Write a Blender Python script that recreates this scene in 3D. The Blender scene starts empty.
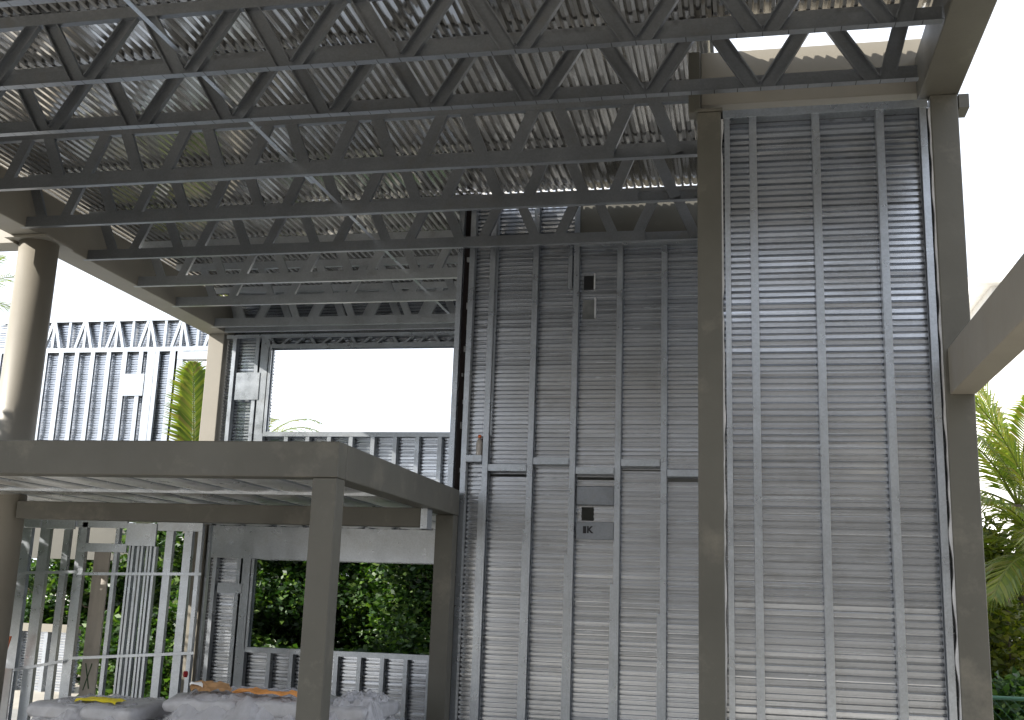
import bpy, math, random
import numpy as np
from mathutils import Matrix, Vector, noise
random.seed(7); rng = np.random.default_rng(11)
S = bpy.context.scene
COL = S.collection

# ------------------------------------------------------------------ camera
R = [[0.9785248812996501, 0.20333957062945324, 0.0337946104243743],
     [0.01121285421584002, -0.2162151930478588, 0.9762813437711546],
     [-0.2058235374728555, 0.9549366519887624, 0.21385196307411652]]
cd = bpy.data.cameras.new('camera'); cam = bpy.data.objects.new('camera', cd); COL.objects.link(cam)
cam.matrix_world = Matrix(((R[0][0], R[1][0], -R[2][0], 0), (R[0][1], R[1][1], -R[2][1], 0),
                           (R[0][2], R[1][2], -R[2][2], 0), (0, 0, 0, 1)))
cd.sensor_width = 36; cd.lens = 1086.18 * 36 / 1024; cd.clip_end = 2000; cd.clip_start = 0.05
S.camera = cam
# ------------------------------------------------------------------ light  (eye height is z = 0, the ground is z = G)
G = -1.70
TR = Vector((1.0, 0.6, -0.58)).normalized()          # direction the sunlight travels
ELEV = math.asin(-TR.z); ROT = math.atan2(-TR.x, -TR.y)
w = bpy.data.worlds.new('World'); S.world = w; w.use_nodes = True
nt = w.node_tree; nt.nodes.clear()
sky = nt.nodes.new('ShaderNodeTexSky'); sky.sky_type = 'NISHITA'; sky.sun_disc = False
sky.sun_elevation = ELEV; sky.sun_rotation = ROT; sky.air_density = 1.0; sky.dust_density = 3.0; sky.ozone_density = 1.0
tc = nt.nodes.new('ShaderNodeTexCoord'); ns = nt.nodes.new('ShaderNodeTexNoise'); ns.inputs['Scale'].default_value = 2.2; ns.inputs['Detail'].default_value = 6
rp = nt.nodes.new('ShaderNodeValToRGB'); rp.color_ramp.elements[0].position = .30; rp.color_ramp.elements[0].color = (.72, .72, .72, 1)
rp.color_ramp.elements[1].position = .55; rp.color_ramp.elements[1].color = (1, 1, 1, 1)
mx = nt.nodes.new('ShaderNodeMix'); mx.data_type = 'RGBA'; mx.inputs[7].default_value = (9.7, 10.4, 11.6, 1)
bg = nt.nodes.new('ShaderNodeBackground'); bg.inputs['Strength'].default_value = 0.062
out = nt.nodes.new('ShaderNodeOutputWorld')
nt.links.new(tc.outputs['Generated'], ns.inputs['Vector']); nt.links.new(ns.outputs['Fac'], rp.inputs['Fac'])
nt.links.new(rp.outputs['Color'], mx.inputs[0]); nt.links.new(sky.outputs['Color'], mx.inputs[6])
nt.links.new(mx.outputs[2], bg.inputs['Color']); nt.links.new(bg.outputs['Background'], out.inputs['Surface'])
sl = bpy.data.lights.new('sun', 'SUN'); sl.energy = 4.0; sl.angle = math.radians(0.53); sl.color = (1, .95, .87)
so = bpy.data.objects.new('sun', sl); COL.objects.link(so); so.rotation_euler = TR.to_track_quat('-Z', 'Y').to_euler()
V = S.view_settings; V.view_transform = 'Standard'; V.look = 'None'; V.gamma = 1; V.use_curve_mapping = False; V.exposure = 1.42

# ------------------------------------------------------------------ materials
def mat(name, base, rough=.5, metal=0., var=.12, scale=3., bump=0., bscale=20., spangle=0., dirt=None, dirt_amt=.0, stretch=(1, 1, 1), rvar=.1):
    m = bpy.data.materials.new(name); m.use_nodes = True; t = m.node_tree; N = t.nodes; L = t.links
    p = N['Principled BSDF']; p.inputs['Metallic'].default_value = metal
    g = N.new('ShaderNodeTexCoord'); mp = N.new('ShaderNodeMapping'); mp.inputs['Scale'].default_value = stretch
    L.new(g.outputs['Object'], mp.inputs['Vector'])
    n = N.new('ShaderNodeTexNoise'); n.inputs['Scale'].default_value = scale; n.inputs['Detail'].default_value = 5; n.inputs['Roughness'].default_value = .65
    L.new(mp.outputs['Vector'], n.inputs['Vector'])
    r = N.new('ShaderNodeValToRGB'); a = r.color_ramp.elements[0]; b = r.color_ramp.elements[1]; a.position = .3; b.position = .7
    a.color = tuple(c * (1 - var) for c in base) + (1,); b.color = tuple(min(1, c * (1 + var)) for c in base) + (1,)
    L.new(n.outputs['Fac'], r.inputs['Fac']); col = r.outputs['Color']
    if spangle:
        v = N.new('ShaderNodeTexVoronoi'); v.inputs['Scale'].default_value = 85; L.new(g.outputs['Object'], v.inputs['Vector'])
        h = N.new('ShaderNodeSeparateColor'); L.new(v.outputs['Color'], h.inputs['Color'])
        mr = N.new('ShaderNodeMapRange'); mr.inputs['To Min'].default_value = 1 - spangle; mr.inputs['To Max'].default_value = 1 + spangle
        L.new(h.outputs[0], mr.inputs['Value'])
        mm = N.new('ShaderNodeVectorMath'); mm.operation = 'SCALE'; L.new(col, mm.inputs[0]); L.new(mr.outputs['Result'], mm.inputs['Scale']); col = mm.outputs['Vector']
    if dirt:
        n2 = N.new('ShaderNodeTexNoise'); n2.inputs['Scale'].default_value = scale * 2.3; n2.inputs['Detail'].default_value = 7; n2.inputs['Roughness'].default_value = .7
        L.new(g.outputs['Object'], n2.inputs['Vector'])
        r2 = N.new('ShaderNodeValToRGB'); r2.color_ramp.elements[0].position = .55; r2.color_ramp.elements[0].color = (0, 0, 0, 1)
        r2.color_ramp.elements[1].position = .75; r2.color_ramp.elements[1].color = (dirt_amt,) * 3 + (1,)
        L.new(n2.outputs['Fac'], r2.inputs['Fac'])
        x = N.new('ShaderNodeMix'); x.data_type = 'RGBA'; x.inputs[7].default_value = tuple(dirt) + (1,)
        L.new(r2.outputs['Color'], x.inputs[0]); L.new(col, x.inputs[6]); col = x.outputs[2]
    L.new(col, p.inputs['Base Color'])
    rr = N.new('ShaderNodeMapRange'); rr.inputs['To Min'].default_value = max(.03, rough - rvar); rr.inputs['To Max'].default_value = min(1, rough + rvar)
    n3 = N.new('ShaderNodeTexNoise'); n3.inputs['Scale'].default_value = scale * 3; n3.inputs['Detail'].default_value = 4
    L.new(mp.outputs['Vector'], n3.inputs['Vector']); L.new(n3.outputs['Fac'], rr.inputs['Value']); L.new(rr.outputs['Result'], p.inputs['Roughness'])
    if bump:
        n4 = N.new('ShaderNodeTexNoise'); n4.inputs['Scale'].default_value = bscale; n4.inputs['Detail'].default_value = 5
        L.new(g.outputs['Object'], n4.inputs['Vector'])
        bp = N.new('ShaderNodeBump'); bp.inputs['Strength'].default_value = bump; bp.inputs['Distance'].default_value = .01
        L.new(n4.outputs['Fac'], bp.inputs['Height']); L.new(bp.outputs['Normal'], p.inputs['Normal'])
    return m
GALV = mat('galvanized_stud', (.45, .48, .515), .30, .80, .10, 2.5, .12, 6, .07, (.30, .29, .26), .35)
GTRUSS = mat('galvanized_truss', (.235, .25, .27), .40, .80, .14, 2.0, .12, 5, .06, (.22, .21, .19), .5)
CLAD = mat('galvanized_cladding', (.58, .605, .645), .22, .86, .15, 1.5, .0, 3.0, .05, (.33, .33, .32), .45, (.22, 1, 13), .15)
DECK = mat('galvanized_deck', (.60, .59, .575), .13, .95, .14, 1.2, .0, 3, .05, (.32, .29, .24), .4, (2, .4, 1), .12)
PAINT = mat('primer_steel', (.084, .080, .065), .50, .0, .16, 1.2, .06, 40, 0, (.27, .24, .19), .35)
PAINTL = mat('primer_steel_pale_and_lit', (.23, .21, .172), .5, .0, .08, 1.2, .05, 40, 0, (.25, .22, .17), .35)
GROUND = mat('ground', (.36, .33, .28), .95, 0, .22, .6, .5, 9, 0, (.25, .21, .16), .6)
SLAB = mat('concrete', (.27, .265, .25), .9, 0, .12, 1.2, .2, 20, 0, (.24, .23, .21), .5)
MEMB = mat('sealant', (.42, .42, .42), .7, 0, .2, 9, .5, 40)
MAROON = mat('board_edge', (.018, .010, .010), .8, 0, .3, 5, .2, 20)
PAN = mat('floor_pan_metal', (.85, .85, .85), .30, .75, .10, 2.0, .12, 5, .05)
BLACK = mat('black_ink_and_shade', (.01, .01, .012), .7)
WOOD = mat('board', (.46, .42, .37), .75, 0, .12, 2, .1, 20, 0, (.22, .18, .14), .4, (6, 6, .6))
GREENP = mat('green_paint', (.03, .09, .03), .6)
ORANGE = mat('orange_plastic', (.75, .16, .04), .45)
CLEARP = mat('bottle_plastic', (.45, .40, .36), .2)
BAGM = mat('bag_film', (.42, .42, .44), .32, 0, .16, 5, .8, 16, 0, (.36, .35, .34), .6)
PAPER = mat('kraft_paper', (.42, .24, .11), .8, 0, .15, 8, .5, 25)
WHITEP = mat('white_paper', (.75, .74, .72), .7)
YELL = mat('yellow_tape', (.75, .62, .03), .4, 0, .15, 12, .5, 30)
PALW = mat('pallet_wood', (.33, .25, .17), .85, 0, .2, 5, .3, 30)
STUCCO = mat('white_stucco', (.78, .77, .74), .9, 0, .05, 2, .2, 40)
SHUT = mat('shutter_grey', (.42, .43, .42), .7)
ROOFT = mat('roof_sheet', (.80, .79, .77), .7)
BARK = mat('bark', (.13, .10, .075), .9, 0, .3, 8, .5, 30)
WIRE = mat('fence_wire', (.03, .10, .06), .6)
RED = mat('red_mark', (.45, .01, .02), .6)
def leafmat(name, cols, trans=.35, rough=.45):
    m = bpy.data.materials.new(name); m.use_nodes = True; t = m.node_tree; N = t.nodes; L = t.links
    p = N['Principled BSDF']; p.inputs['Roughness'].default_value = rough
    ge = N.new('ShaderNodeNewGeometry'); r = N.new('ShaderNodeValToRGB')
    els = r.color_ramp.elements
    while len(els) < len(cols): els.new(.5)
    for i, c in enumerate(cols): els[i].position = i / (len(cols) - 1); els[i].color = tuple(c) + (1,)
    L.new(ge.outputs['Random Per Island'], r.inputs['Fac']); L.new(r.outputs['Color'], p.inputs['Base Color'])
    tr = N.new('ShaderNodeBsdfTranslucent'); sc = N.new('ShaderNodeVectorMath'); sc.operation = 'MULTIPLY'; sc.inputs[1].default_value = (1.5, 1.7, .6)
    L.new(r.outputs['Color'], sc.inputs[0]); L.new(sc.outputs['Vector'], tr.inputs['Color'])
    ms = N.new('ShaderNodeMixShader'); ms.inputs[0].default_value = trans
    L.new(p.outputs[0], ms.inputs[1]); L.new(tr.outputs[0], ms.inputs[2]); L.new(ms.outputs[0], N['Material Output'].inputs['Surface'])
    return m
LEAF = leafmat('leaf_dark', [(.012, .034, .009), (.024, .062, .014), (.05, .11, .02), (.12, .19, .035)], .32)
LEAFY = leafmat('leaf_yellow', [(.04, .06, .012), (.10, .13, .02), (.20, .20, .03), (.06, .09, .02)], .45)
PALM = leafmat('palm_leaf', [(.08, .12, .02), (.14, .18, .03), (.22, .24, .045), (.19, .15, .06)], .45, .35)

def screw_mat():
    m = mat('galvanized_truss_screwed', (.235, .25, .27), .40, .80, .14, 2.0, .12, 5, .06, (.22, .21, .19), .5)
    t = m.node_tree; N = t.nodes; L = t.links; p = N['Principled BSDF']; src = p.inputs['Base Color'].links[0].from_socket
    tc_ = N.new('ShaderNodeTexCoord'); sx = N.new('ShaderNodeSeparateXYZ'); L.new(tc_.outputs['Object'], sx.inputs[0])
    a = N.new('ShaderNodeMath'); a.operation = 'PINGPONG'; a.inputs[1].default_value = .0745; L.new(sx.outputs['X'], a.inputs[0])
    b = N.new('ShaderNodeMath'); b.operation = 'LESS_THAN'; b.inputs[1].default_value = .0025; L.new(a.outputs[0], b.inputs[0])
    g = N.new('ShaderNodeNewGeometry'); sz = N.new('ShaderNodeSeparateXYZ'); L.new(g.outputs['Normal'], sz.inputs[0])
    c = N.new('ShaderNodeMath'); c.operation = 'LESS_THAN'; c.inputs[1].default_value = -.5; L.new(sz.outputs['Z'], c.inputs[0])
    d = N.new('ShaderNodeMath'); d.operation = 'MULTIPLY'; L.new(b.outputs[0], d.inputs[0]); L.new(c.outputs[0], d.inputs[1])
    x = N.new('ShaderNodeMix'); x.data_type = 'RGBA'; x.inputs[7].default_value = (.03, .03, .03, 1)
    L.new(d.outputs[0], x.inputs[0]); L.new(src, x.inputs[6]); L.new(x.outputs[2], p.inputs['Base Color']); return m
GSCREW = screw_mat()
GFAR = mat('galvanized_truss_lit', (.42, .44, .46), .38, .75, .14, 2.0, .12, 5, .06, (.22, .21, .19), .5)  # same steel as GTRUSS; light on the far trusses put into a paler base
FILM = mat('plastic_film', (.62, .62, .65), .16, 0, .12, 6, .5, 14); FILM.node_tree.nodes['Principled BSDF'].inputs['Alpha'].default_value = .45
# ------------------------------------------------------------------ mesh helpers
class B:
    def __init__(s): s.v = []; s.f = []
    def add(s, vs, fs):
        k = len(s.v); s.v += [tuple(p) for p in vs]; s.f += [tuple(i + k for i in f) for f in fs]; return s
    def box(s, x0, x1, y0, y1, z0, z1):
        return s.add([(x, y, z) for z in (z0, z1) for y in (y0, y1) for x in (x0, x1)],
                     [(0, 2, 3, 1), (4, 5, 7, 6), (0, 1, 5, 4), (2, 6, 7, 3), (0, 4, 6, 2), (1, 3, 7, 5)])
    def prism(s, poly, p0, p1, u, v):
        p0, p1, u, v = map(Vector, (p0, p1, u, v)); n = len(poly)
        vs = [p + u * a + v * b for p in (p0, p1) for a, b in poly]
        return s.add(vs, [tuple(range(n))[::-1], tuple(range(n, 2 * n))] + [(i, (i + 1) % n, (i + 1) % n + n, i + n) for i in range(n)])
    def cee(s, p0, p1, u, v, w, d, t=.003, lip=.012):
        h = w / 2
        return s.prism([(-h, 0), (h, 0), (h, d), (h - lip, d), (h - lip, d - t), (h - t, d - t), (h - t, t), (-h + t, t), (-h + t, d - t), (-h + lip, d - t), (-h + lip, d), (-h, d)], p0, p1, u, v)
    def tube(s, pts, rad, n=8):
        pts = [Vector(p) for p in pts]; rr = rad if hasattr(rad, '__len__') else [rad] * len(pts); k = len(s.v); vs = []; fs = []
        for i, p in enumerate(pts):
            d = (pts[min(i + 1, len(pts) - 1)] - pts[max(i - 1, 0)]).normalized()
            a = d.cross(Vector((0, 0, 1)) if abs(d.z) < .9 else Vector((1, 0, 0))).normalized(); b = d.cross(a)
            vs += [p + (a * math.cos(q * 2 * math.pi / n) + b * math.sin(q * 2 * math.pi / n)) * rr[i] for q in range(n)]
        for i in range(len(pts) - 1):
            fs += [(i * n + q, i * n + (q + 1) % n, (i + 1) * n + (q + 1) % n, (i + 1) * n + q) for q in range(n)]
        fs += [tuple(range(n))[::-1], tuple(range((len(pts) - 1) * n, len(pts) * n))]
        return s.add(vs, fs)
    def build(s, name, m, parent=None, smooth=False, bevel=0, loc=None):
        me = bpy.data.meshes.new(name); vs = s.v
        if loc is not None: vs = [(x - loc[0], y - loc[1], z - loc[2]) for x, y, z in vs]
        me.from_pydata(vs, [], s.f); me.update()
        me.materials.append(m)
        if smooth: me.polygons.foreach_set('use_smooth', [True] * len(me.polygons))
        o = bpy.data.objects.new(name, me); COL.objects.link(o)
        if loc is not None: o.location = loc
        if parent: o.parent = parent
        if bevel:
            b = o.modifiers.new('b', 'BEVEL'); b.width = bevel; b.segments = 2; b.limit_method = 'ANGLE'
        return o
def tag(o, label=None, cat=None, group=None, kind=None):
    if label: o['label'] = label
    if cat: o['category'] = cat
    if group: o['group'] = group
    if kind: o['kind'] = kind
    return o
def empty(name, label, cat, group=None, loc=(0, 0, 0)):
    o = bpy.data.objects.new(name, None); COL.objects.link(o); o.location = loc; o.empty_display_size = .2
    return tag(o, label, cat, group)
def local(root, child):          # child built in world coordinates, root Empty placed at its base
    child.parent = root; child.location = Vector(child.location) - root.location; return child

# trapezoid profile offsets: returns breakpoints (position, depth 0..1)
TRAP = ((0, 0), (.31, 0), (.50, 1), (.80, 1), (.985, 0))
RIBS = ((0, 0), (.27, 0), (.32, 1), (.46, 1), (.51, .06), (.78, .06), (.83, .72), (.94, .72), (.99, 0))
def profile(a, b, p, phase=0., shape=TRAP):
    k = math.floor((a - phase) / p); pts = []; allp = []
    for kk in range(k - 1, k + int((b - a) / p) + 4):
        allp += [(phase + (kk + f) * p, d) for f, d in shape]
    X_ = [q for q, d in allp]; D_ = [d for q, d in allp]
    ends = [(e, float(np.interp(e, X_, D_))) for e in (a, b)]
    while True:
        base = phase + k * p
        for f, d in shape:
            q = base + f * p
            if q >= b - 1e-5: return sorted(pts + ends)
            if q > a + 1e-5: pts.append((q, d))
        k += 1
def wall_sheet(x0, x1, z0, z1, y, p=.083, h=.036, seed=0., warp=.0030, step=.13):
    b = B(); pr = profile(z0, z1, p, 0., RIBS); n = max(2, int((x1 - x0) / step) + 1)
    for q, d in pr:
        for i in range(n):
            x = x0 + (x1 - x0) * i / (n - 1)
            nz = noise.noise(Vector((x * .7 + seed, q * 1.6, seed * 3.1)))
            n2 = noise.noise(Vector((x * .35 + seed, q * 41.0, seed)))
            b.v.append((x, y + d * h + warp * nz + warp * .30 * n2, q + .0015 * n2 + .0030 * noise.noise(Vector((x * .5, seed, q * 1.3)))))
    for j in range(len(pr) - 1):
        for i in range(n - 1):
            b.f.append((j * n + i, j * n + i + 1, (j + 1) * n + i + 1, (j + 1) * n + i))
    return b

# ------------------------------------------------------------------ ground
tag(B().box(-400, 400, -400, 600, G - .3, G).build('ground', GROUND), kind='structure')
tag(B().box(-9.5, 1.6, 2.2, 13.3, G + .0, G + .05).build('concrete_floor', SLAB), kind='structure')

# ------------------------------------------------------------------ main columns and beams
def steel(name, label, cat, x0, x1, y0, y1, z0, z1, m=PAINT, group='primed steel beams and columns', extra=None):
    b = B().box(x0, x1, y0, y1, z0, z1)
    o = b.build(name, m, bevel=.007); return tag(o, label, cat, group)
FL = G + .05
rc = empty('steel_column', 'tall square taupe steel column at the right edge of the lit corrugated panel', 'column', 'primed steel beams and columns', (1.315, 7.04, FL))
local(rc, B().box(1.23, 1.40, 6.957, 7.125, FL, 3.3005).build('shaft', PAINT, bevel=.007))
local(rc, B().box(1.405, 1.47, 6.96, 7.12, 3.20, 3.298).build('cap_plate', PAINT, bevel=.003))
lc = empty('steel_column', 'tall square taupe steel column between the two corrugated metal walls', 'column', 'primed steel beams and columns', (-.19, 7.04, FL))
local(lc, B().box(-.270, -.112, 6.955, 7.125, FL, 3.27).build('shaft', PAINT, bevel=.007))
local(lc, B().box(-.285, -.10, 6.94, 7.14, 3.272, 3.292).build('cap_plate', PAINT, bevel=.003))
local(lc, B().box(-.33, -.25, 7.0, 7.12, 3.294, 3.745).build('stub_post', PAINT, bevel=.004))
steel('steel_beam', 'heavy taupe steel roof beam running overhead to the top of the right column', 'beam', 1.165, 1.41, 2.0, 7.055, 3.302, 3.62)
steel('steel_beam', 'taupe steel side beam seen from below, meeting the right column half way up', 'beam', 1.255, 1.405, 1.5, 6.953, 1.31, 1.60, PAINTL)  # paler primer here stands in for light bounced onto the beam side
steel('steel_beam', 'beige steel header beam above the lit corrugated panel, behind the trusses', 'beam', -.248, 1.36, 7.06, 7.20, 3.37, 3.765, PAINTL)
steel('steel_beam', 'dark brown steel beam above the top track of the tall rear wall', 'beam', -1.52, -.16, 9.935, 10.09, 3.42, 3.855)
steel('steel_beam', 'taupe steel beam running back from the centre column and carrying truss ends', 'beam', -.28, -.13, 7.21, 10.24, 3.31, 3.62)
steel('steel_beam', 'long beige steel eave beam on the left running above the round column', 'beam', -6.97, -6.665, 2.0, 13.16, 3.302, 3.74, PAINTL)
steel('steel_beam', 'short beige steel beam leaving the round column towards the far left', 'beam', -10.5, -6.975, 8.95, 9.20, 3.24, 3.50, PAINTL)
steel('steel_column', 'square beige corner column under the far end of the left eave beam', 'column', -6.93, -6.705, 12.93, 13.14, FL, 3.298, PAINTL)
ro = empty('round_column', 'round beige steel column carrying the left eave beam', 'column', None, (-6.80, 9.1, FL))
local(ro, B().tube([(-6.80, 9.1, FL), (-6.80, 9.1, 3.27)], .185, 40).build('shaft', PAINTL, smooth=True)).data.polygons[-1].use_smooth = False
local(ro, B().box(-7.03, -6.57, 8.87, 9.33, 3.272, 3.298).build('cap_plate', PAINTL, bevel=.003))

# ------------------------------------------------------------------ roof trusses
def truss(label, Y, x0, x1, node0, pitch=.746, opened=False, gap=.045, splice=None, tb=3.745, m=GTRUSS, dw=.10):
    root = empty('roof_truss', label, 'roof truss', 'parallel roof trusses under the metal deck', (x0, Y, 3.30))
    def chord(name, a, b, z0, z1, op, m=m):
        bb = B(); zc = (z0 + z1) / 2; h_ = (z1 - z0) / 2
        if op: bb.prism([(-h_, 0), (h_, 0), (h_, .006), (-h_ + .003, .006), (-h_ + .003, .056), (-h_, .056)], (a, Y + .048, zc), (b, Y + .048, zc), (0, 0, 1), (0, -1, 0))
        elif False: bb.cee((a, Y + .048, zc), (b, Y + .048, zc), (0, 0, 1), (0, -1, 0), z1 - z0, .056, lip=.004)
        else: bb.cee((a, Y, zc), (b, Y, zc), (0, 0, 1), (0, 1, 0), z1 - z0, .048, lip=.010)
        return local(root, bb.build(name, m))
    if splice:
        chord('bottom_chord', x0, splice, 3.30, 3.402, False); chord('bottom_chord', splice - .35, x1, 3.3035, 3.3985, True)
    else: chord('bottom_chord', x0, x1, 3.30, 3.41, opened, GSCREW if opened else m)
    chord('top_chord', x0 + .01, x1 - .01, tb, 3.828, False)
    ya = Y + .043 if opened else Y + .0045
    dv = (0, -1, 0) if opened else (0, 1, 0)
    xs = []; n = node0
    while n > x0: n -= pitch
    n += 0
    while n < x1 + pitch:
        for sgn in (-1, 1):
            a = Vector((n + sgn * gap, ya, 3.325)); b = Vector((n + sgn * (pitch / 2 - gap * .8), ya, 3.805))
            if x0 + .02 < a.x < x1 - .12: b.x = min(max(b.x, x0 + .06), x1 - .06)
            if x0 + .02 < a.x < x1 - .02 and x0 + .02 < b.x < x1 - .02:
                d = (b - a).normalized(); u = Vector((d.z, 0, -d.x)) * (1)
                off = Vector((0, (.0006 if sgn > 0 else 0), 0))
                local(root, B().cee(a + off, b + off, u, dv, dw, .037, lip=.010).build('web_member', m))
        n += pitch
    return root
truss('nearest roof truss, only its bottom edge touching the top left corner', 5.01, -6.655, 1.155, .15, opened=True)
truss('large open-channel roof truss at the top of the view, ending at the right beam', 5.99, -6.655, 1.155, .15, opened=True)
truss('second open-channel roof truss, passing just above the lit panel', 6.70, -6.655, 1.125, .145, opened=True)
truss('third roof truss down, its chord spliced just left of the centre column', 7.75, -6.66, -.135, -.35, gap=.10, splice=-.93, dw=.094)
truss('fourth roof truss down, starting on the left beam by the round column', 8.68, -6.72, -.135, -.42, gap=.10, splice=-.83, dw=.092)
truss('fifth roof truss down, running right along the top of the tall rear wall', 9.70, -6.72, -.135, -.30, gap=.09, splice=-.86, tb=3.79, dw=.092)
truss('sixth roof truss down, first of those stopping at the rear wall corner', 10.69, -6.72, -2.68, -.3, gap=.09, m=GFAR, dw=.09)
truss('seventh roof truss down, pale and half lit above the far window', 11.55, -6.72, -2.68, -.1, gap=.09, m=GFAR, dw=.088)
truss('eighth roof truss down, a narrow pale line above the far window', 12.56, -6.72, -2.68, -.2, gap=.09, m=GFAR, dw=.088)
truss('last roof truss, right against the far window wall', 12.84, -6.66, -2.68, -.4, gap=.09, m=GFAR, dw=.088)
br = B()
for (a, b) in ((3.6, 8.2), (7.9, 12.7)):
    br.box(-3.58 + (.035 if a > 5 else 0), -3.545 + (.035 if a > 5 else 0), a, b, 3.4045 + (.004 if a > 5 else 0), 3.4075 + (.004 if a > 5 else 0))
tag(br.build('bracing_strap', GALV), 'thin steel bracing strap running across the bottom chords of the trusses', 'strap')

# roof deck
def deck_sheet(x0, x1, y0, y1, z, name, m, parent, p=.075, h=.036, seed=0.):
    b = B(); pr = profile(x0, x1, p); n = max(2, int((y1 - y0) / .35) + 1)
    for q, d in pr:
        for i in range(n):
            y = y0 + (y1 - y0) * i / (n - 1)
            nz = noise.noise(Vector((q * 1.5 + seed, y * 1.1, seed)))
            b.v.append((q + .002 * nz, y, z + d * h + .005 * nz))
    for j in range(len(pr) - 1):
        for i in range(n - 1): b.f.append((j * n + i, j * n + i + 1, (j + 1) * n + i + 1, (j + 1) * n + i))
    return local(parent, b.build(name, m))
dk = empty('roof_deck', 'corrugated galvanized steel roof deck lying on the trusses', 'roof deck', None, (-6.9, 2.0, 3.84))
xs = [-6.95 + .90 * i for i in range(11)]
for i, x in enumerate(xs):
    x2 = x + .915
    if x < -2.8: ends = 13.2
    elif x < -.6: ends = 9.80
    else: ends = 9.80
    if x > .2: ends = 6.86
    cuts = [2.0, 6.06, 9.72 if ends > 9.5 else None, 13.2 if ends > 13 else None]
    cuts = [c for c in cuts if c is not None]
    if ends < 7: cuts = [2.0, 6.86]
    if ends == 9.80: cuts = [2.0, 6.06, 9.80]
    xe = min(x2, 1.45)
    if xe - x < .05: continue
    if -.9 < x < .2:    # strip that crosses the centre column line
        deck_sheet(x, min(-.16, xe), 6.05, 9.80, 3.838, 'deck_sheet', DECK, dk, seed=i * 3.3)
        deck_sheet(x, xe, 2.0, 6.06, 3.834, 'deck_sheet', DECK, dk, seed=i * 3.9)
        if xe > -.16: deck_sheet(-.22, xe, 6.05, 6.86, 3.845, 'deck_sheet', DECK, dk, seed=i * 4.3)
        continue
    for j in range(len(cuts) - 1):
        deck_sheet(x, xe, cuts[j] - .04 * (j > 0), cuts[j + 1], 3.834 + .004 * (j % 2) + .0015 * (i % 2), 'deck_sheet', DECK, dk, seed=i * 2.7 + j * 9.1)

# ------------------------------------------------------------------ stud walls
def clad(root, x0, x1, z0, z1, y, openings=(), zcuts=(), xcuts=(), m=CLAD, p=.083, seed=0., h=.036, warp=.0030):
    zs = sorted({z0, z1, *[z for z in zcuts if z0 < z < z1]}); k = 0
    for a, b in zip(zs[:-1], zs[1:]):
        xx = sorted({x0, x1, *[x for x in xcuts if x0 < x < x1]})
        for c, d in zip(xx[:-1], xx[1:]):
            k += 1
            ops = [o for o in openings if o[0] < d and o[1] > c and o[2] < b and o[3] > a]
            bb = B(); zz = sorted({a, b, *[min(max(v, a), b) for o in ops for v in o[2:]]})
            for e, f in zip(zz[:-1], zz[1:]):
                if f - e < .01: continue
                segs = [(c, d)]
                for o in ops:
                    if o[2] < f - .001 and o[3] > e + .001:
                        ns_ = []
                        for s0, s1 in segs:
                            if o[0] > s0: ns_.append((s0, min(s1, o[0])))
                            if o[1] < s1: ns_.append((max(s0, o[1]), s1))
                        segs = [q for q in ns_ if q[1] - q[0] > .005]
                for s0, s1 in segs:
                    sh = wall_sheet(s0, s1, e - .012, f + .004, y + .009 * (k % 2), p, h, seed + k * 1.7, warp)
                    bb.add(sh.v, sh.f)
            if bb.f: local(root, bb.build('cladding_sheet', m))
def stud(root, x, y, z0, z1, face=.052, web=.088, side=1, m=GALV, name='stud', lean=0.):
    # flange (face) looks at the viewer; web on the right (side=1) or left side
    xa = x + face / 2 * side
    return local(root, B().cee((xa, y + web / 2, z0), (xa + lean, y + web / 2, z1), (0, 1, 0), (-side, 0, 0), web, face, lip=.012).build(name, m))
def track(root, x0, x1, y, z, h=.045, d=.094, up=True, m=GALV, name='track'):
    # channel lying flat; flange faces the viewer
    if up: b = B().cee((x0, y + d / 2, z), (x1, y + d / 2, z), (0, 1, 0), (0, 0, 1), d, h, lip=.003)
    else: b = B().cee((x0, y + d / 2, z + h), (x1, y + d / 2, z + h), (0, 1, 0), (0, 0, -1), d, h, lip=.003)
    return local(root, b.build(name, m))

# -- lit panel between the two columns
RP = empty('stud_wall', 'bright corrugated steel infill wall between the centre and right columns', 'stud wall', 'galvanized stud walls', (.55, 6.98, FL))
yv = 6.975
clad(RP, -.125, 1.235, FL, 3.27, yv + .093, zcuts=(-.62, .12, .93, 1.78, 2.62), seed=3.)
for x, s in ((.098, 1), (.507, 1), (.915, 1)): stud(RP, x, yv, FL + .004, 3.262, .048, side=-s)
stud(RP, -.072, yv, FL + .004, 3.262, .034, side=1, name='edge_stud'); stud(RP, 1.185, yv, FL + .004, 3.262, .042, side=1, name='edge_stud')
track(RP, -.1, 1.215, yv - .003, 3.225, .055, up=False, name='top_track'); track(RP, -.1, 1.215, yv - .003, FL, .045, name='bottom_track')
for (xa, sg) in ((-.111, 1), (1.229, -1)):        # ragged sealant along both columns
    z = FL; b = B(); q = []
    while z < 3.25:
        q.append((z, .004 + .016 * max(0, noise.noise(Vector((xa * 9, z * 5.5, 0))) + .35))); z += .035
    for z, wd in q: b.v += [(xa, yv - .010, z), (xa + sg * wd, yv - .010, z), (xa, yv + .02, z), (xa + sg * wd, yv + .02, z)]
    for i in range(len(q) - 1):
        k = i * 4; b.f += [(k, k + 1, k + 5, k + 4), (k + 1, k + 3, k + 7, k + 5), (k, k + 4, k + 6, k + 2)]
    local(RP, b.build('sealant_strip', MEMB))

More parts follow.
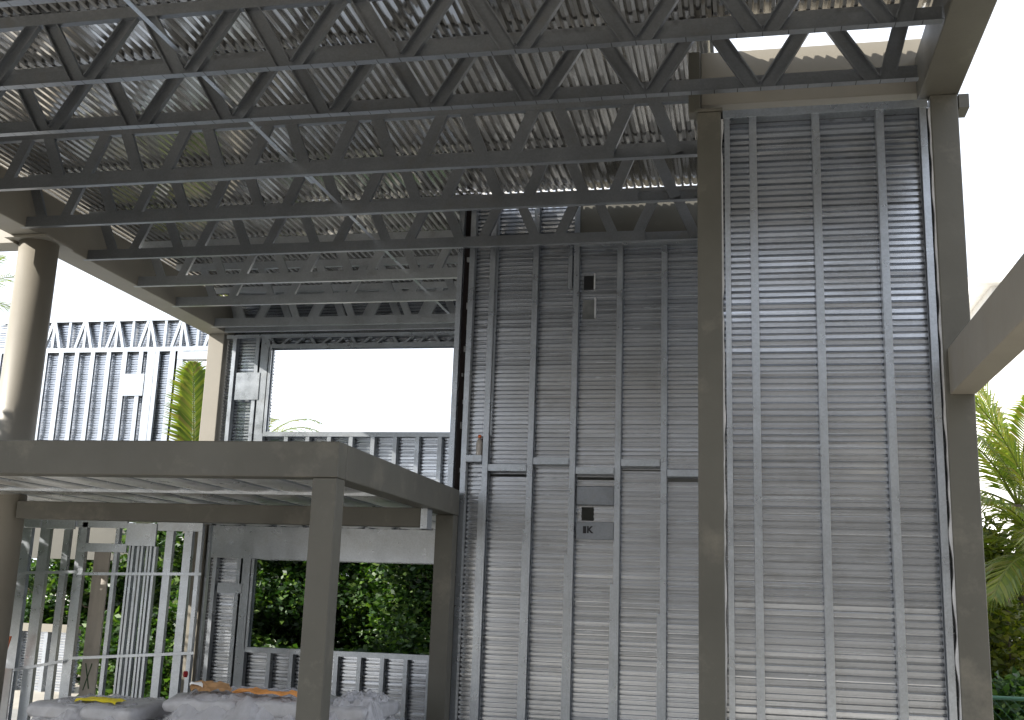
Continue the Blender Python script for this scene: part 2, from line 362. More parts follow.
# -- tall rear wall
MW = empty('stud_wall', 'tall two-storey corrugated steel wall with small box openings beside the centre column', 'stud wall', 'galvanized stud walls', (-1.4, 9.95, FL))
ym = 9.92; yc = ym + .092
ops = [(-1.475, -1.375, 2.93, 3.08), (-1.485, -1.365, 2.64, 2.84), (-1.455, -1.34, .715, .855), (-2.335, -1.968, 1.115, 1.155), (-1.502, -1.15, 1.09, 1.13), (-.663, -.30, 1.08, 1.12), (-1.083, -.73, 1.175, 1.21)]
clad(MW, -2.60, -1.53, FL, 3.865, yc, ops, zcuts=(-.35, .42, 1.27, 2.15, 3.02), seed=11.)
clad(MW, -1.53, -.20, FL, 3.38, yc, ops, zcuts=(-.45, .42, 1.20, 2.05, 2.86), seed=23.)
for x, zt, sd in ((-2.365, 3.86, 1), (-1.935, 3.86, -1), (-1.535, 3.86, -1), (-1.115, 3.33, -1), (-.695, 3.33, -1), (-.27, 3.33, -1)):
    stud(MW, x, ym, FL + .004, zt, .052, side=-sd if x < -2.2 else -1)
stud(MW, -2.575, ym, FL + .004, 3.86, .05, side=1)
stud(MW, -2.34 + .0, ym + .03, 1.5, 3.86, .03, .055, side=1, name='stub_stud')
stud(MW, -1.595, ym + .004, 2.93, 3.35, .035, .06, side=1, name='stub_stud')
for x, zb in ((-2.385, .95), (-1.955, .62), (-1.56, .40), (-1.14, .15), (-.72, -.1)):
    stud(MW, x, ym - .0045, FL + .004, zb, .054, .085, side=-1, name='doubled_stud')
for x0, x1, z in ((-2.55, -2.40, 1.245), (-2.335, -1.968, 1.16), (-1.903, -1.57, 1.225), (-1.502, -1.15, 1.14), (-1.083, -.73, 1.215), (-.663, -.30, 1.125)):
    track(MW, x0, x1, ym + .004, z, .062, .09, up=False, name='blocking')
track(MW, -1.56, -.16, ym - .004, 3.335, .055, up=False, name='top_track'); track(MW, -2.6, -1.5, ym - .004, 3.825, .045, up=False, name='top_track')
track(MW, -2.6, -.16, ym - .004, FL, .045, name='bottom_track')
for z0, z1 in ((.862, 1.03), (.545, .705)):
    local(MW, B().box(-1.497, -1.15, ym + .055, ym + .085, z0, z1).build('backing_plate', GTRUSS, bevel=.003))
local(MW, B().box(-1.497, -1.15, ym + .07, ym + .09, 2.87, 2.90).build('backing_plate', GTRUSS, bevel=.003))
fc = bpy.data.curves.new('stamp', 'FONT'); fc.body = 'K'; fc.size = .085; fc.extrude = .0006; fc.offset = .003
fo = bpy.data.objects.new('stamp', fc); COL.objects.link(fo)
dg = bpy.context.evaluated_depsgraph_get(); me = bpy.data.meshes.new_from_object(fo.evaluated_get(dg)); bpy.data.objects.remove(fo)
me.materials.append(BLACK); ko = bpy.data.objects.new('stamped_mark', me); COL.objects.link(ko)
ko.rotation_euler = (math.pi / 2, 0, 0); ko.location = (-1.395, ym + .0525, .605); local(MW, ko)
local(MW, B().box(-1.43, -1.40, ym + .0515, ym + .0535, .60, .665).build('stamped_mark', BLACK))
local(MW, B().box(-1.476, -1.374, ym + .112, ym + .15, 2.925, 3.085).build('opening_shade_block', BLACK))  # black block paints in the shade inside the upper opening
local(MW, B().box(-1.374, -1.362, ym + .07, ym + .10, 2.925, 3.085).build('box_flange', MEMB)); local(MW, B().box(-1.364, -1.350, ym + .07, ym + .10, 2.64, 2.84).build('box_flange', MEMB))
local(MW, B().box(-1.376, -1.37, ym + .07, ym + .10, 2.928, 2.934).build('box_flange', MEMB)) if False else None
# return wall and the dark gap at its corner
RW = empty('stud_wall', 'side return of the tall rear wall running back towards the far window', 'stud wall', 'galvanized stud walls', (-2.62, 11.4, FL))
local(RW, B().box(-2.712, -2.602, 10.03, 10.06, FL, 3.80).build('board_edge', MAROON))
stud(RW, -2.695, ym - .002, FL, 3.80, .05, .07, side=-1, name='corner_stud')
bb = wall_sheet(10.06, 12.9, FL, 3.80, 0, seed=5.); bb.v = [(-2.66 + y_, x_, z_) for x_, y_, z_ in bb.v]; local(RW, bb.build('cladding_sheet', CLAD))
rb = B()
for i in range(15):
    z = .2 + i * .235 + random.uniform(-.05, .05); q = random.uniform(.012, .028)
    k = random.uniform(-2.655, -2.615); rb.box(k, k + q, 10.0, 10.028, z, z + random.uniform(.02, .07))
local(RW, rb.build('sealant_blob', MEMB))
tag(B().box(-2.58, -.2, 10.95, 11.0, FL, 3.45).build('interior_board', PAINT), 'brown interior board seen through the small box openings of the rear wall', 'board')
# bottle on blocking
bt = empty('plastic_bottle', 'small clear bottle with an orange cap standing on the mid-height blocking', 'bottle', None, (-2.40, 9.97, 1.309))
def lathe(x, y, prof, n=20):
    b = B()
    for r, z in prof: b.v += [(x + r * math.cos(a * 2 * math.pi / n), y + r * math.sin(a * 2 * math.pi / n), z) for a in range(n)]
    for j in range(len(prof) - 1):
        b.f += [(j * n + a, j * n + (a + 1) % n, (j + 1) * n + (a + 1) % n, (j + 1) * n + a) for a in range(n)]
    b.f += [tuple(range(n))[::-1], tuple(range((len(prof) - 1) * n, len(prof) * n))]; return b
local(bt, lathe(-2.435, 9.965, [(.028, 1.309), (.031, 1.315), (.031, 1.42), (.026, 1.45), (.014, 1.465), (.014, 1.475)]).build('body', CLEARP, smooth=True))
local(bt, lathe(-2.435, 9.965, [(.017, 1.476), (.017, 1.50), (.012, 1.505)]).build('cap', ORANGE, smooth=True))

# -- far window wall
BW = empty('stud_wall', 'far stud wall with an upper and a lower window opening beneath the last truss', 'stud wall', 'galvanized stud walls', (-4.7, 12.98, FL))
yb = 12.96
uo = (-6.02, -3.0, 1.97, 3.10); lo = (-6.02, -3.0, -.72, .38)
clad(BW, -6.70, -2.62, 3.27, 3.83, yb + .16, (), seed=37.)
clad(BW, -6.70, -2.62, FL, 3.26, yb + .09, [uo, lo], zcuts=(-.72, .38, .8, 1.6, 2.4), seed=31.)
stud(BW, -6.56, yb, FL, 3.26, .05); stud(BW, -6.23, yb, FL, 3.26, .05, side=-1)
for z0, z1 in ((FL, -.722), (.40, 3.26)): stud(BW, -6.115, yb - .003, z0, z1, .12, name='jamb_stud')
stud(BW, -6.045, yb - .003, 1.97, 3.11, .045, side=-1, name='jamb_stud'); stud(BW, -6.045, yb - .003, -.72, .37, .045, side=-1, name='jamb_stud')
stud(BW, -6.115, yb - .003, -.722, .398, .12, name='jamb_stud')
x = -5.73
while x < -2.8:
    stud(BW, x, yb, FL, -.762, .05); stud(BW, x, yb, .72, 1.93, .052); x += .293
local(BW, B().box(-6.49, -6.16, yb - .012, yb - .004, 2.41, 2.77).build('strap_plate', GALV))
local(BW, B().box(-6.49, -6.16, yb - .012, yb - .004, -.06, .06).build('strap_plate', GALV))
local(BW, B().cee((-6.68, yb - .008, .575), (-2.68, yb - .008, .575), (0, 0, 1), (0, 1, 0), .40, .09).build('header', GALV))
local(BW, B().box(-6.68, -2.68, yb - .012, yb - .0085, .70, .745).build('header_strap', GALV))
track(BW, -6.05, -2.68, yb - .006, -.765, .06, .10, up=False, name='sill_track'); track(BW, -6.05, -2.68, yb - .006, 1.93, .06, .10, up=False, name='sill_track')
track(BW, -6.05, -2.68, yb - .006, 3.10, .05, .10, up=False, name='header'); track(BW, -6.68, -2.68, yb - .006, 3.235, .05, .10, up=False, name='top_track')
x = -6.0; k = 0
while x < -2.8:
    local(BW, B().cee((x, yb + .01, 3.153), (x + (.09 if k % 3 else -.05), yb + .01, 3.233), (1, 0, 0), (0, 1, 0), .04, .06).build('cripple_stud', GALV)); x += (.11, .19, .26)[k % 3]; k += 1

# ------------------------------------------------------------------ second-floor balcony frame (near left)
PF = empty('steel_portal', 'taupe steel balcony frame with two posts standing in front of the rear wall', 'steel frame', None, (-4.7, 6.75, FL))
def pf(name, *a): return local(PF, B().box(*a).build(name, PAINT, bevel=.007))
pf('beam', -8.6, -2.572, 6.67, 6.83, .725, .962); pf('post', -2.742, -2.574, 6.672, 6.828, FL, .723)
pf('beam', -2.735, -2.571, 6.832, 9.82, .725, .9615); pf('post', -2.742, -2.574, 9.65, 9.816, FL, .723)
pf('beam', -6.60, -2.69, 9.0, 9.12, .565, .728)
local(PF, B().box(-2.688, -2.63, 8.99, 9.14, .55, .722).build('end_plate', GALV))
FJ = empty('floor_frame', 'galvanized second-floor joists and deck resting behind the taupe balcony beam', 'floor frame', None, (-5.4, 9.9, .73))
x = -8.6; i = 0
while x < -2.76:
    x2 = min(x + .40, -2.745); b = B(); n = 8
    for q in range(n + 1):
        u = q / n; bel = .022 * math.sin(math.pi * u) ** .8; dz = -.012 if (q in (0, n)) else 0
        for y in (6.835, 8.6, 10.7, 12.93): b.v.append((x + .004 + (x2 - x - .008) * u, y, .80 - bel + (.03 if q in (0, n) else 0) + .004 * noise.noise(Vector((x, y, u)))))
    for q in range(n):
        for j in range(3): b.f.append((q * 4 + j, q * 4 + j + 1, q * 4 + j + 5, q * 4 + j + 4))
    local(FJ, b.build('floor_pan', PAN, smooth=True))
    local(FJ, B().box(x - .0035, x + .0035, 6.84, 12.93, .79, .93).build('joist', GALV)); x += .406; i += 1
local(FJ, B().box(-8.6, -2.745, 6.84, 12.93, .934, .95).build('deck_panel', GALV))
local(FJ, B().cee((-8.6, 8.38, .80), (-2.745, 8.38, .80), (0, 0, 1), (0, 1, 0), .07, .04).build('cross_channel', GALV))

# ------------------------------------------------------------------ stud partitions under the balcony
PT = empty('stud_wall', 'open stud partition with bridging channels at the lower left, under the balcony', 'stud wall', 'galvanized stud walls', (-7.2, 11.6, FL))
yp = 11.6
for xa, xb, yo, zt in ((-8.50, -8.41, .05, .72), (-8.38, -8.26, .0, .68), (-8.22, -8.14, .12, .64), (-8.13, -8.0, -.02, .72), (-7.85, -7.77, .03, .66), (-7.68, -7.60, .05, .72), (-7.595, -7.53, .0, .70),
                       (-7.21, -7.165, .09, .64), (-7.15, -7.12, .02, .68), (-6.97, -6.945, .0, .70), (-6.935, -6.905, .01, .70), (-6.88, -6.85, .03, .45), (-6.81, -6.785, .0, .45), (-6.755, -6.73, .02, .45),
                       (-6.70, -6.675, .0, .45), (-6.655, -6.625, .01, .44), (-6.51, -6.42, .0, .70), (-6.28, -6.18, .0, .70), (-6.11, -6.06, .0, .70), (-6.035, -6.01, .1, .7)):
    wd = xb - xa; local(PT, B().cee(((xa + xb) / 2, yp + yo, FL), ((xa + xb) / 2, yp + yo, zt), (1, 0, 0), (0, 1, 0), wd, .06).build('stud', GALV))
for xa, xb, z0, z1, yo in ((-8.49, -8.13, .62, .74, -.03), (-8.05, -7.68, .615, .72, -.03), (-7.6, -6.98, .36, .46, -.03), (-7.0, -6.62, .44, .70, -.035), (-6.62, -6.05, .62, .72, -.02), (-7.68, -7.02, .64, .73, .0)):
    local(PT, B().box(xa, xb, yp + yo, yp + yo + .025, z0, z1).build('header', GALV, bevel=.003))
for xa, xb, z in ((-8.5, -7.55, .105), (-7.5, -6.0, .125), (-8.6, -7.62, -.98), (-7.5, -6.0, -.78)):
    sl_ = .10 if z < -.9 else (.06 if z < 0 else .02)
    local(PT, B().cee((xa, yp - .055, z - sl_), (xb, yp - .055, z + sl_), (0, 0, 1), (0, 1, 0), .032, .012, t=.002, lip=.003).build('bridging_channel', GALV))
w1 = empty('board', 'tall pale board with a green X mark leaning among the lower left studs', 'board', None, (-7.35, 11.7, FL))
local(w1, B().box(-7.47, -7.27, 11.71, 11.735, FL, .42).build('panel', WOOD))
gx = B()
gx.prism([(-.006, 0), (.006, 0), (.006, .002), (-.006, .002)], (-7.42, 11.705, -.90), (-7.35, 11.705, -1.18), (1, 0, 0), (0, 1, 0)); gx.prism([(-.006, 0), (.006, 0), (.006, .003), (-.006, .003)], (-7.34, 11.705, -.90), (-7.42, 11.705, -1.20), (1, 0, 0), (0, 1, 0))
local(w1, gx.build('painted_mark', GREENP))
tag(B().prism([(-.022, 0), (.022, 0), (.022, .02), (-.022, .02)], (-8.42, 11.35, FL), (-8.20, 11.35, -.62), (1, 0, 0), (0, 1, 0)).build('orange_pole', ORANGE), 'thin orange straightedge leaning against the leftmost studs', 'straightedge')
tag(B().box(-8.30, -8.16, 11.42, 11.44, FL, -.98).build('white_board', WHITEP), 'white plastic strip standing beside the orange straightedge', 'strip')
tag(lathe(-6.06, 11.52, [(.02, -.98), (.026, -.96), (.026, -.93), (.018, -.915)]).build('marker_cap', RED), 'small red cap stuck on the rightmost partition stud', 'cap')

# ------------------------------------------------------------------ far left wing
LW = empty('stud_wall', 'sun-bleached far left wing wall with zigzag braces under its parapet', 'stud wall', 'galvanized stud walls', (-10.5, 16.05, G))
yw = 16.0
clad(LW, -12.6, -7.6, .9, 4.36, yw + .09, [(-9.02, -7.9, .9, 3.66)], zcuts=(1.6, 2.4, 3.0, 3.75), seed=41.)
clad(LW, -12.6, -10.35, G, -.78, yw + .09, [], zcuts=(-1.2,), seed=43.)
x = -12.45; k = 0
while x < -9.2:
    stud(LW, x, yw, .9, 3.80, .075 if k % 4 else .085, side=-1, web=.05); x += .298; k += 1
for x in (-9.58, -9.17, -9.07): stud(LW, x, yw - .004, .9, 3.80, .14, name='jamb_stud')
track(LW, -12.6, -7.6, yw - .005, 3.80, .075, .1, up=False, name='belt_track'); track(LW, -12.6, -7.6, yw - .005, 4.33, .08, .1, up=False, name='top_track')
local(LW, B().box(-9.1, -7.6, yw - .01, yw + .09, 3.66, 3.79).build('header', GALV)); local(LW, B().box(-10.03, -9.66, yw - .012, yw - .004, 3.05, 3.42).build('strap_plate', GALV))
x = -12.35; k = 0
while x < -7.8:
    local(LW, B().cee((x, yw + .004, 3.88), (x, yw + .004, 4.33), (1, 0, 0), (0, 1, 0), .045, .06).build('parapet_stud', GALV))
    d = .16 if k % 2 == 0 else -.16
    local(LW, B().cee((x + .14, yw - .001, 3.88), (x + .14 + d * .8, yw - .001, 4.33), (1, 0, 0), (0, 1, 0), .05, .05).build('parapet_brace', GALV))
    x += .298; k += 1
local(LW, B().box(-12.6, -8.2, yw - .02, yw + .1, .37, .9).build('header', PAINT)); local(LW, B().box(-12.6, -10.35, yw - .02, yw + .1, -.78, -.66).build('sill', PAINTL))
for x in (-12.5, -11.9, -11.4, -10.9, -10.42): stud(LW, x, yw, G, -.78, .06)

# ------------------------------------------------------------------ pallets of bagged material
def bag(name, c, sx, sy, sz, m, seed, root=None, rz=0.):
    b = B(); n = 14; ny = 10; nz = 5; idx = {}
    def pt(i, j, k):
        u, v, t = 2 * i / n - 1, 2 * j / ny - 1, 2 * k / nz - 1
        r = (1 - .14 * abs(u) ** 6 - .12 * abs(v) ** 6)
        e = 1 - .35 * max(abs(u) ** 5, abs(v) ** 5)
        x = u * sx * (1 - .05 * t * t * abs(v) ** 4); y = v * sy * (1 - .06 * t * t * abs(u) ** 4); z = t * sz * e
        q = Vector((x * 6 + seed, y * 6, z * 6 + seed)); f = noise.noise(q) * .018 + noise.noise(q * 3.1) * .010 + noise.noise(q * 7) * .005
        x, y, z = x * (1 + f), y * (1 + f), z + f * (1.2 if t > 0 else .3)
        ca, sa = math.cos(rz), math.sin(rz)
        return (c[0] + x * ca - y * sa, c[1] + x * sa + y * ca, c[2] + z)
    def vi(i, j, k):
        if (i, j, k) not in idx: idx[(i, j, k)] = len(b.v); b.v.append(pt(i, j, k))
        return idx[(i, j, k)]
    for i in range(n):
        for j in range(ny):
            b.f.append((vi(i, j, nz), vi(i + 1, j, nz), vi(i + 1, j + 1, nz), vi(i, j + 1, nz))); b.f.append((vi(i, j, 0), vi(i, j + 1, 0), vi(i + 1, j + 1, 0), vi(i + 1, j, 0)))
    for i in range(n):
        for k in range(nz):
            b.f.append((vi(i, 0, k), vi(i + 1, 0, k), vi(i + 1, 0, k + 1), vi(i, 0, k + 1))); b.f.append((vi(i, ny, k), vi(i, ny, k + 1), vi(i + 1, ny, k + 1), vi(i + 1, ny, k)))
    for j in range(ny):
        for k in range(nz):
            b.f.append((vi(0, j, k), vi(0, j, k + 1), vi(0, j + 1, k + 1), vi(0, j + 1, k))); b.f.append((vi(n, j, k), vi(n, j + 1, k), vi(n, j + 1, k + 1), vi(n, j, k + 1)))
    return b.build(name, m, root, smooth=True)
def pallet(cx, cy, label, hx, hy):
    P = empty('wooden_pallet', label, 'pallet', 'pallets under the bag stacks', (cx, cy, FL))
    for i in range(6): local(P, B().box(cx - hx + i * 2 * hx / 6 + .02, cx - hx + (i + 1) * 2 * hx / 6 - .02, cy - hy, cy + hy, FL + .1, FL + .122).build('slat', PALW))
    for i in (-1, 0, 1): local(P, B().box(cx - hx + .02, cx + hx - .02, cy + i * (hy - .05) - .04, cy + i * (hy - .05) + .04, FL, FL + .098).build('runner', PALW))
stacks = [(-5.06, 8.35, .44, .38, -.93, 'left', 5), (-3.86, 8.55, .60, .42, -.835, 'middle', 5), (-3.03, 8.75, .20, .40, -.86, 'right', 5)]
for si, (cx, cy, hx, hy, top, wd, nl) in enumerate(stacks):
    pallet(cx, cy, {'left': 'wooden pallet under the low left stack of grey bags', 'middle': 'wooden pallet under the middle stack with kraft paper on top', 'right': 'wooden pallet under the stack right of the near balcony post'}[wd], hx, hy)
    base = FL + .124; th = (top - base) / nl
    for k in range(nl):
        nb = 2 if hx > .4 else 1
        for j in range(nb):
            x = cx + (j - (nb - 1) / 2) * hx * (2 / nb) ; lv = ['bottom', 'second', 'third', 'fourth', 'top'][k]
            o = bag('cement_bag', (x + random.uniform(-.02, .02), cy + random.uniform(-.02, .02), base + (k + .5) * th), hx / nb * 1.0, hy, th * .56, BAGM, si * 31 + k * 7 + j * 3.3, rz=random.uniform(-.05, .05))
            side = '' if nb == 1 else (' left half' if j == 0 else ' right half')
            tag(o, f'grey plastic-wrapped bag, {lv} layer{side} of the {wd} stack', 'bag', 'grey bags stacked on pallets')
def crumple(name, cx, cy, z, hx, hy, m, seed, amp, label, cat, n=26, rz=.2, freq=7, drape=.03):
    b = B()
    for j in range(n):
        for i in range(n):
            u, v = 2 * i / (n - 1) - 1, 2 * j / (n - 1) - 1
            ex = 1 + .18 * noise.noise(Vector((v * 2.5, seed, 1))); ey = 1 + .18 * noise.noise(Vector((u * 2.5, seed, 5)))
            x, y = u * hx * ex, v * hy * ey
            q = Vector((x * freq + seed, y * freq, seed)); zz = amp * (abs(noise.noise(q)) * 1.3 + .6 * abs(noise.noise(q * 2.3)) + .3 * noise.noise(q * 5)) - drape * (max(0, abs(u) - .72) ** 1.3 + max(0, -v - .62) ** 1.3) * 2.2
            b.v.append((cx + x * math.cos(rz) - y * math.sin(rz), cy + x * math.sin(rz) + y * math.cos(rz), z + zz))
    for j in range(n - 1):
        for i in range(n - 1): b.f.append((j * n + i, j * n + i + 1, (j + 1) * n + i + 1, (j + 1) * n + i))
    o = b.build(name, m); sd = o.modifiers.new('t', 'SOLIDIFY'); sd.thickness = .0015
    return tag(o, label, cat)
crumple('plastic_sheet', -3.86, 8.5, -.835, .60, .48, FILM, 4., .045, 'crumpled clear grey plastic film over the middle bag stack', 'plastic film', 56, .03, 6, .42)
crumple('plastic_sheet', -3.03, 8.7, -.86, .21, .42, FILM, 9., .075, 'crumpled bluish plastic film heaped right of the near post', 'plastic film', 40, .1, 7, .40)
crumple('plastic_sheet', -5.06, 8.3, -.93, .45, .42, FILM, 14., .03, 'plastic film lying flat on the low left stack', 'plastic film', 40, .02, 7, .40)
crumple('paper_sheet', -4.14, 8.30, -.775, .15, .17, PAPER, 2., .05, 'torn brown kraft paper lying on the middle stack', 'paper', 16, .5)
crumple('paper_sheet', -3.62, 8.22, -.785, .26, .06, mat('orange_film', (.62, .27, .08), .5, 0, .3, 9, .5, 20), 21., .04, 'orange printed film strip crossing the middle stack', 'plastic film', 16, .15)
crumple('paper_label', -4.20, 8.17, -.735, .05, .05, WHITEP, 6., .012, 'small white label on the brown kraft paper', 'label', 10, .5)
crumple('tape_strip', -5.0, 8.15, -.895, .19, .07, YELL, 8., .015, 'yellow printed band across the low left stack', 'tape', 16, -.1)
bag('cement_bag', (-4.54, 8.75, -1.06), .13, .3, .06, BAGM, 77.)
for o in COL.objects:
    if o.name.startswith('cement_bag') and 'label' not in o: tag(o, 'low grey bag lying in the gap between the left and middle stacks', 'bag', 'grey bags stacked on pallets')
sb = bag('cement_bag', (-4.54, 8.75, -1.38), .13, .3, .27, BAGM, 78.); tag(sb, 'plump upright grey sack filling the gap between two stacks', 'bag', 'grey bags stacked on pallets')

# ------------------------------------------------------------------ vegetation
def leaves(P, size, m, name, parent, flat=.5, aspect=.5):
    n = len(P); a = rng.normal(size=(n, 3)); a[:, 2] *= flat; a /= np.linalg.norm(a, axis=1)[:, None]
    c = rng.normal(size=(n, 3)); c -= (c * a).sum(1)[:, None] * a; c /= np.linalg.norm(c, axis=1)[:, None]
    s = size * rng.uniform(.55, 1.3, n)[:, None]; nn = np.cross(a, c)
    tip = P + a * s; l = P + a * s * .45 + c * s * aspect * .5 - nn * s * .08; r = P + a * s * .45 - c * s * aspect * .5 - nn * s * .08
    v = np.stack([P, l, tip, r], 1).reshape(-1, 3)
    me = bpy.data.meshes.new(name); me.vertices.add(4 * n); me.vertices.foreach_set('co', v.ravel())
    me.loops.add(4 * n); me.polygons.add(n); me.loops.foreach_set('vertex_index', np.arange(4 * n)); me.polygons.foreach_set('loop_start', np.arange(0, 4 * n, 4))
    me.update(); me.validate(); me.materials.append(m); o = bpy.data.objects.new(name, me); COL.objects.link(o); o.parent = parent; return o
def broadleaf(x, y, h, rx, ry, label, m=LEAF, n=9000, size=.13, low=.25, seedc=14):
    T = empty('broadleaf_tree', label, 'tree', 'trees around the building site', (x, y, G)); b = B(); cl = []
    for i in range(seedc):
        a = random.uniform(0, 6.28); q = math.sqrt(random.random()); z = random.uniform(low, .95) * h
        rr = 1 - .5 * max(0, z / h - .6) / .4
        cl.append((q * rx * math.cos(a) * rr, q * ry * math.sin(a) * rr, z, random.uniform(.28, .5) * min(rx, ry) + .12))
    b.tube([(0, 0, 0), (.04, .02, h * .3), (-.03, .03, h * .55), (.02, 0, h * .85)], [.055, .045, .035, .012], 8)
    for c in cl[:9]: b.tube([(0, .01, h * .25 + .25 * c[2]), (c[0] * .5, c[1] * .5, c[2] * .75), c[:3]], [.025, .016, .006], 5)
    b.build('trunk', BARK, T, smooth=True)
    Ps = []
    for c in cl:
        k = n // seedc; d = rng.normal(size=(k, 3)); d /= np.linalg.norm(d, axis=1)[:, None]; r = rng.uniform(.15, 1, k) ** .6
        Ps.append(np.array(c[:3]) + d * (r * c[3])[:, None] * np.array([1.1, 1.1, .9]))
    leaves(np.concatenate(Ps), size, m, 'crown', T); return T
hl = ['dark leafy tree at the left of the lower window', 'dark leafy tree in the middle of the lower window', 'dark leafy tree at the right of the lower window, beside the balcony post']
for i, (x, y) in enumerate(((-7.0, 15.2), (-5.6, 15.6), (-4.2, 15.1))): broadleaf(x, y, 3.1, 1.0, .8, hl[i], n=30000, size=.105, low=.12, seedc=38)
hb = ['broad dark tree deep behind the left part of the lower window', 'broad dark tree deep behind the right part of the lower window', 'broad dark tree deep behind the partition studs']
for i, (x, y) in enumerate(((-8.6, 17.6), (-5.6, 17.8), (-11.2, 18.2))): broadleaf(x, y, 3.3, 1.8, .7, hb[i], n=30000, size=.14, low=.08, seedc=40)
broadleaf(-2.9, 17.4, 3.2, 1.6, .7, 'broad dark tree behind the right edge of the lower window', n=16000, size=.16, low=.08, seedc=30)
for x, y, h, q, lb in ((-9.7, 3.1, 7.4, 1.9, 'tall added tree out of view at left, shading the balcony, nearest the camera'), (-9.9, 5.8, 5.2, 1.3, 'tall added tree out of view at left, shading the balcony end'), (-10.6, 9.2, 3.5, 1.3, 'lower added tree out of view at left, dappling the partition studs')):
    broadleaf(x, y, h, q, q, lb, n=26000 if h > 4 else 6000, size=.26, low=.55 if h > 4 else .35, seedc=60 if h > 4 else 24)  # unseen trees, added to keep sun off the balcony frame and partition
broadleaf(-8.6, 15.0, 2.6, .8, .6, 'dark leafy tree seen between the rightmost partition studs', n=7500, size=.12, low=.08, seedc=16)
broadleaf(-10.4, 19.0, 3.4, 1.6, .8, 'dark leafy tree behind the leftmost partition studs', n=12000, size=.15, low=.1, seedc=22)
broadleaf(-12.6, 19.2, 3.2, 1.6, .8, 'dark leafy tree beyond the far left sill', n=9000, size=.15, low=.1, seedc=22)
tag(leaves(np.column_stack([rng.uniform(-9, -3, 9000), rng.uniform(14.2, 14.6, 9000), G + rng.random(9000) ** .8 * .95]), .12, LEAF, 'undergrowth', None), kind='stuff', label='low bright undergrowth below the dark trees behind the lower window', cat='undergrowth')
broadleaf(2.75, 12.6, 2.6, .75, .7, 'yellow-green bushy tree right of the right column', LEAFY, 14000, .10, .1, 28)
broadleaf(2.35, 10.6, 1.0, .6, .5, 'dark green shrub low beside the right column', LEAF, 6000, .10, .1, 14)
broadleaf(4.0, 14.5, 3.1, 1.1, .8, 'yellow-green tree at the far right edge behind the palm', LEAFY, 12000, .13, .1, 24)

def frond(b, base, d, L, droop, nl=46, ll=.34, w=.022, twist=0., lift=.55):
    base = Vector(base); d = Vector(d).normalized(); pts = []; p = base.copy(); dd = d.copy(); st = L / 16
    for i in range(17):
        pts.append(p.copy()); p = p + dd * st; dd = (dd + Vector((0, 0, -droop * (.4 + i / 12) / 16))).normalized()
    b.tube(pts, [.013 * (1 - .8 * i / 16) + .002 for i in range(17)], 5)
    side0 = d.cross(Vector((0, 0, 1)))
    side0 = (side0.normalized() if side0.length > .1 else Vector((1, 0, 0)))
    side0 = Matrix.Rotation(twist, 3, d) @ side0
    for i in range(nl):
        t = .12 + .88 * i / nl; q = t * 16; k = min(15, int(q)); P = pts[k].lerp(pts[k + 1], q - k); ax = (pts[k + 1] - pts[k]).normalized()
        nrm = side0.cross(ax).normalized()
        lw = ll * (math.sin(math.pi * min(1, t * .9 + .12)) ** .5) * random.uniform(.85, 1.1)
        for sg in (-1, 1):
            dr = (side0 * sg * .75 + ax * (.65 + .3 * t) - nrm * random.uniform(-.15, .25) * lift).normalized()
            tip = P + dr * lw + Vector((0, 0, -.22 * lw)); mid = P + dr * lw * .5
            wv = ax.cross(dr).cross(dr).normalized() * w * .5
            b.add([P + wv * .4, mid + wv, tip, mid - wv, P - wv * .4], [(0, 1, 2, 3, 4)])
def palm(x, y, zc, label, specs, trunk=True, m=PALM, ll=.34, tr=.07, nl=46, w=.022, lean=(0, 0)):
    T = empty('palm_tree', label, 'palm tree', 'palms around the building site', (x, y, G))
    local(T, B().tube([(x + lean[0], y + lean[1], G), (x + lean[0] * .4, y + lean[1] * .4, (G + zc) / 2), (x, y, zc)], [tr * 1.3, tr, tr * .8], 10).build('trunk', BARK, smooth=True))
    for az, el, L, dr in specs:
        b = B(); a = math.radians(az); e = math.radians(el)
        frond(b, (x, y, zc - .02), (math.cos(a) * math.cos(e), math.sin(a) * math.cos(e), math.sin(e)), L, dr, nl, ll, w, random.uniform(-.3, .3))
        local(T, b.build('frond', m))
palm(-7.82, 14.6, 1.2, 'palm with one tall upright frond between the left wing and the corner column', [(85, 83, 2.35, .25), (-80, 76, 2.1, .5), (170, 50, 1.5, 1.0), (250, 35, 1.3, 1.2), (60, 40, 1.3, 1.3), (330, 20, 1.0, 1.0)], ll=.62, nl=64, w=.04)
palm(-9.5, 20.0, 2.75, 'small distant palm with its crown just above the sill of the upper window', [(0, 38, 1.8, 1.7), (30, 52, 1.6, 1.6), (-15, 25, 1.5, 1.5), (150, 40, 1.5, 1.5), (210, 25, 1.5, 1.6), (90, 60, 1.3, 1.5)], ll=.4, nl=36)
palm(-16.6, 20.0, 5.9, 'distant palm at the left edge of the view beside the round column', [(0, 45, 1.9, 1.8), (20, 15, 1.6, 1.6), (-20, 60, 1.7, 1.6), (180, 30, 1.6, 1.5), (120, 50, 1.6, 1.5), (240, 30, 1.6, 1.5)], ll=.45, nl=36)
palm(3.0, 13.0, 1.2, 'tall yellow-green palm beside the right column', [(170, 62, 1.9, 1.3), (200, 78, 2.1, 1.0), (120, 75, 1.9, 1.2), (230, 45, 1.8, 1.5), (150, 30, 1.6, 1.6), (20, 60, 1.8, 1.4), (340, 40, 1.8, 1.6), (70, 50, 1.7, 1.5), (270, 60, 1.9, 1.5), (300, 25, 1.7, 1.6), (190, 12, 1.5, 1.3)], ll=.46, nl=54, w=.026)
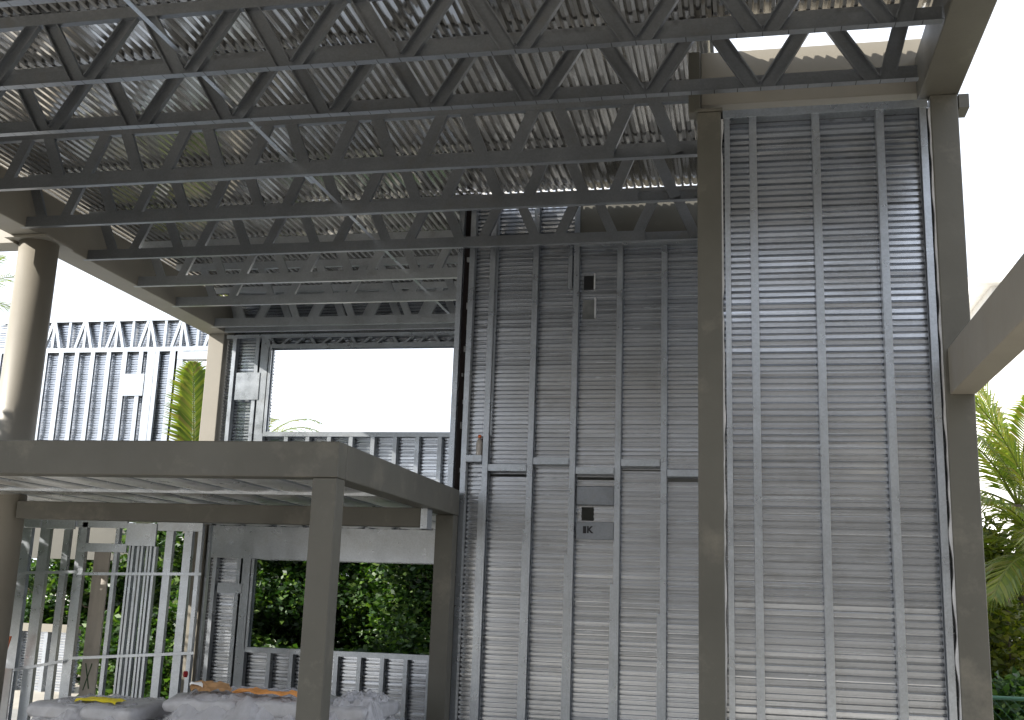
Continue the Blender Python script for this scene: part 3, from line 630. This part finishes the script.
palm(2.95, 11.4, .50, 'lower palm at the right edge with drooping fronds', [(170, 55, 1.7, 1.7), (190, 30, 1.6, 1.7), (150, 72, 1.8, 1.4), (215, 50, 1.6, 1.8), (100, 50, 1.6, 1.6), (250, 35, 1.5, 1.6), (20, 50, 1.6, 1.6), (320, 40, 1.5, 1.6), (175, 10, 1.3, 1.6), (200, -5, 1.2, 1.4), (160, -15, 1.1, 1.2), (230, 15, 1.4, 1.6), (185, 75, 1.9, 1.2)], ll=.42, nl=50, w=.024)
# fence at the right
FN = empty('chainlink_fence', 'green wire fence in the bottom right corner beside the shrubs', 'fence', None, (2.6, 9.0, G))
local(FN, B().tube([(1.5, 8.95, -.6), (6, 8.95, -.6)], .014, 8).build('top_rail', WIRE))
for x in (1.55, 3.4, 5.2): local(FN, B().tube([(x, 8.95, G), (x, 8.95, -.58)], .02, 8).build('post', WIRE))
fb = B(); x = 1.5
while x < 6:
    for dx in (-.9, .9): fb.add([(x, 8.95, G + .05), (x + .004, 8.95, G + .05), (x + dx + .004, 8.952, -.6), (x + dx, 8.952, -.6)], [(0, 1, 2, 3)])
    x += .07
local(FN, fb.build('wire_mesh', WIRE))

# ------------------------------------------------------------------ neighbours
HS = empty('neighbour_house', 'pale neighbouring house behind the palms at the right', 'house', None, (14, 34, G))
local(HS, B().box(6.6, 26, 30, 40, G, 8.6).build('wall', STUCCO)); local(HS, B().box(6.2, 26.4, 29.6, 40.4, 8.6, 9.1).build('roof', ROOFT))
for i in range(5):
    for z in (.2, 3.2, 6.0):
        W_ = local(HS, B().box(7.6 + i * 3.4, 9.2 + i * 3.4, 29.93, 29.99, z, z + 1.6).build('window', SHUT))
        sf = B()
        for q in range(10): sf.box(7.62 + i * 3.4, 9.18 + i * 3.4, 29.90, 29.925, z + .05 + q * .155, z + .13 + q * .155)
        so_ = sf.build('shutter', STUCCO, W_)
tag(B().box(-26, 5, 24, 24.2, G, -.1).build('boundary_wall', STUCCO), 'long white garden wall glimpsed in bright gaps behind the trees', 'wall')
HB = empty('added_dark_house', 'added tan house out of view behind the viewpoint, darkening the steel', 'house', None, (4, -13, G))
local(HB, B().box(-9, 22, -22, -13, G, 7.0).build('wall', mat('tan_wall', (.20, .18, .15), .9))); local(HB, B().box(-9.6, 22.6, -22.6, -12.4, 7.0, 7.4).build('roof', BARK))  # unseen house, added and sized so the steel reflects something dark
for i in range(6):
    for z in (-.6, 2.6): local(HB, B().box(-7.5 + i * 4.6, -5.6 + i * 4.6, -12.99, -12.93, z, z + 1.5).build('window', BLACK))
print('objects', len(S.objects))
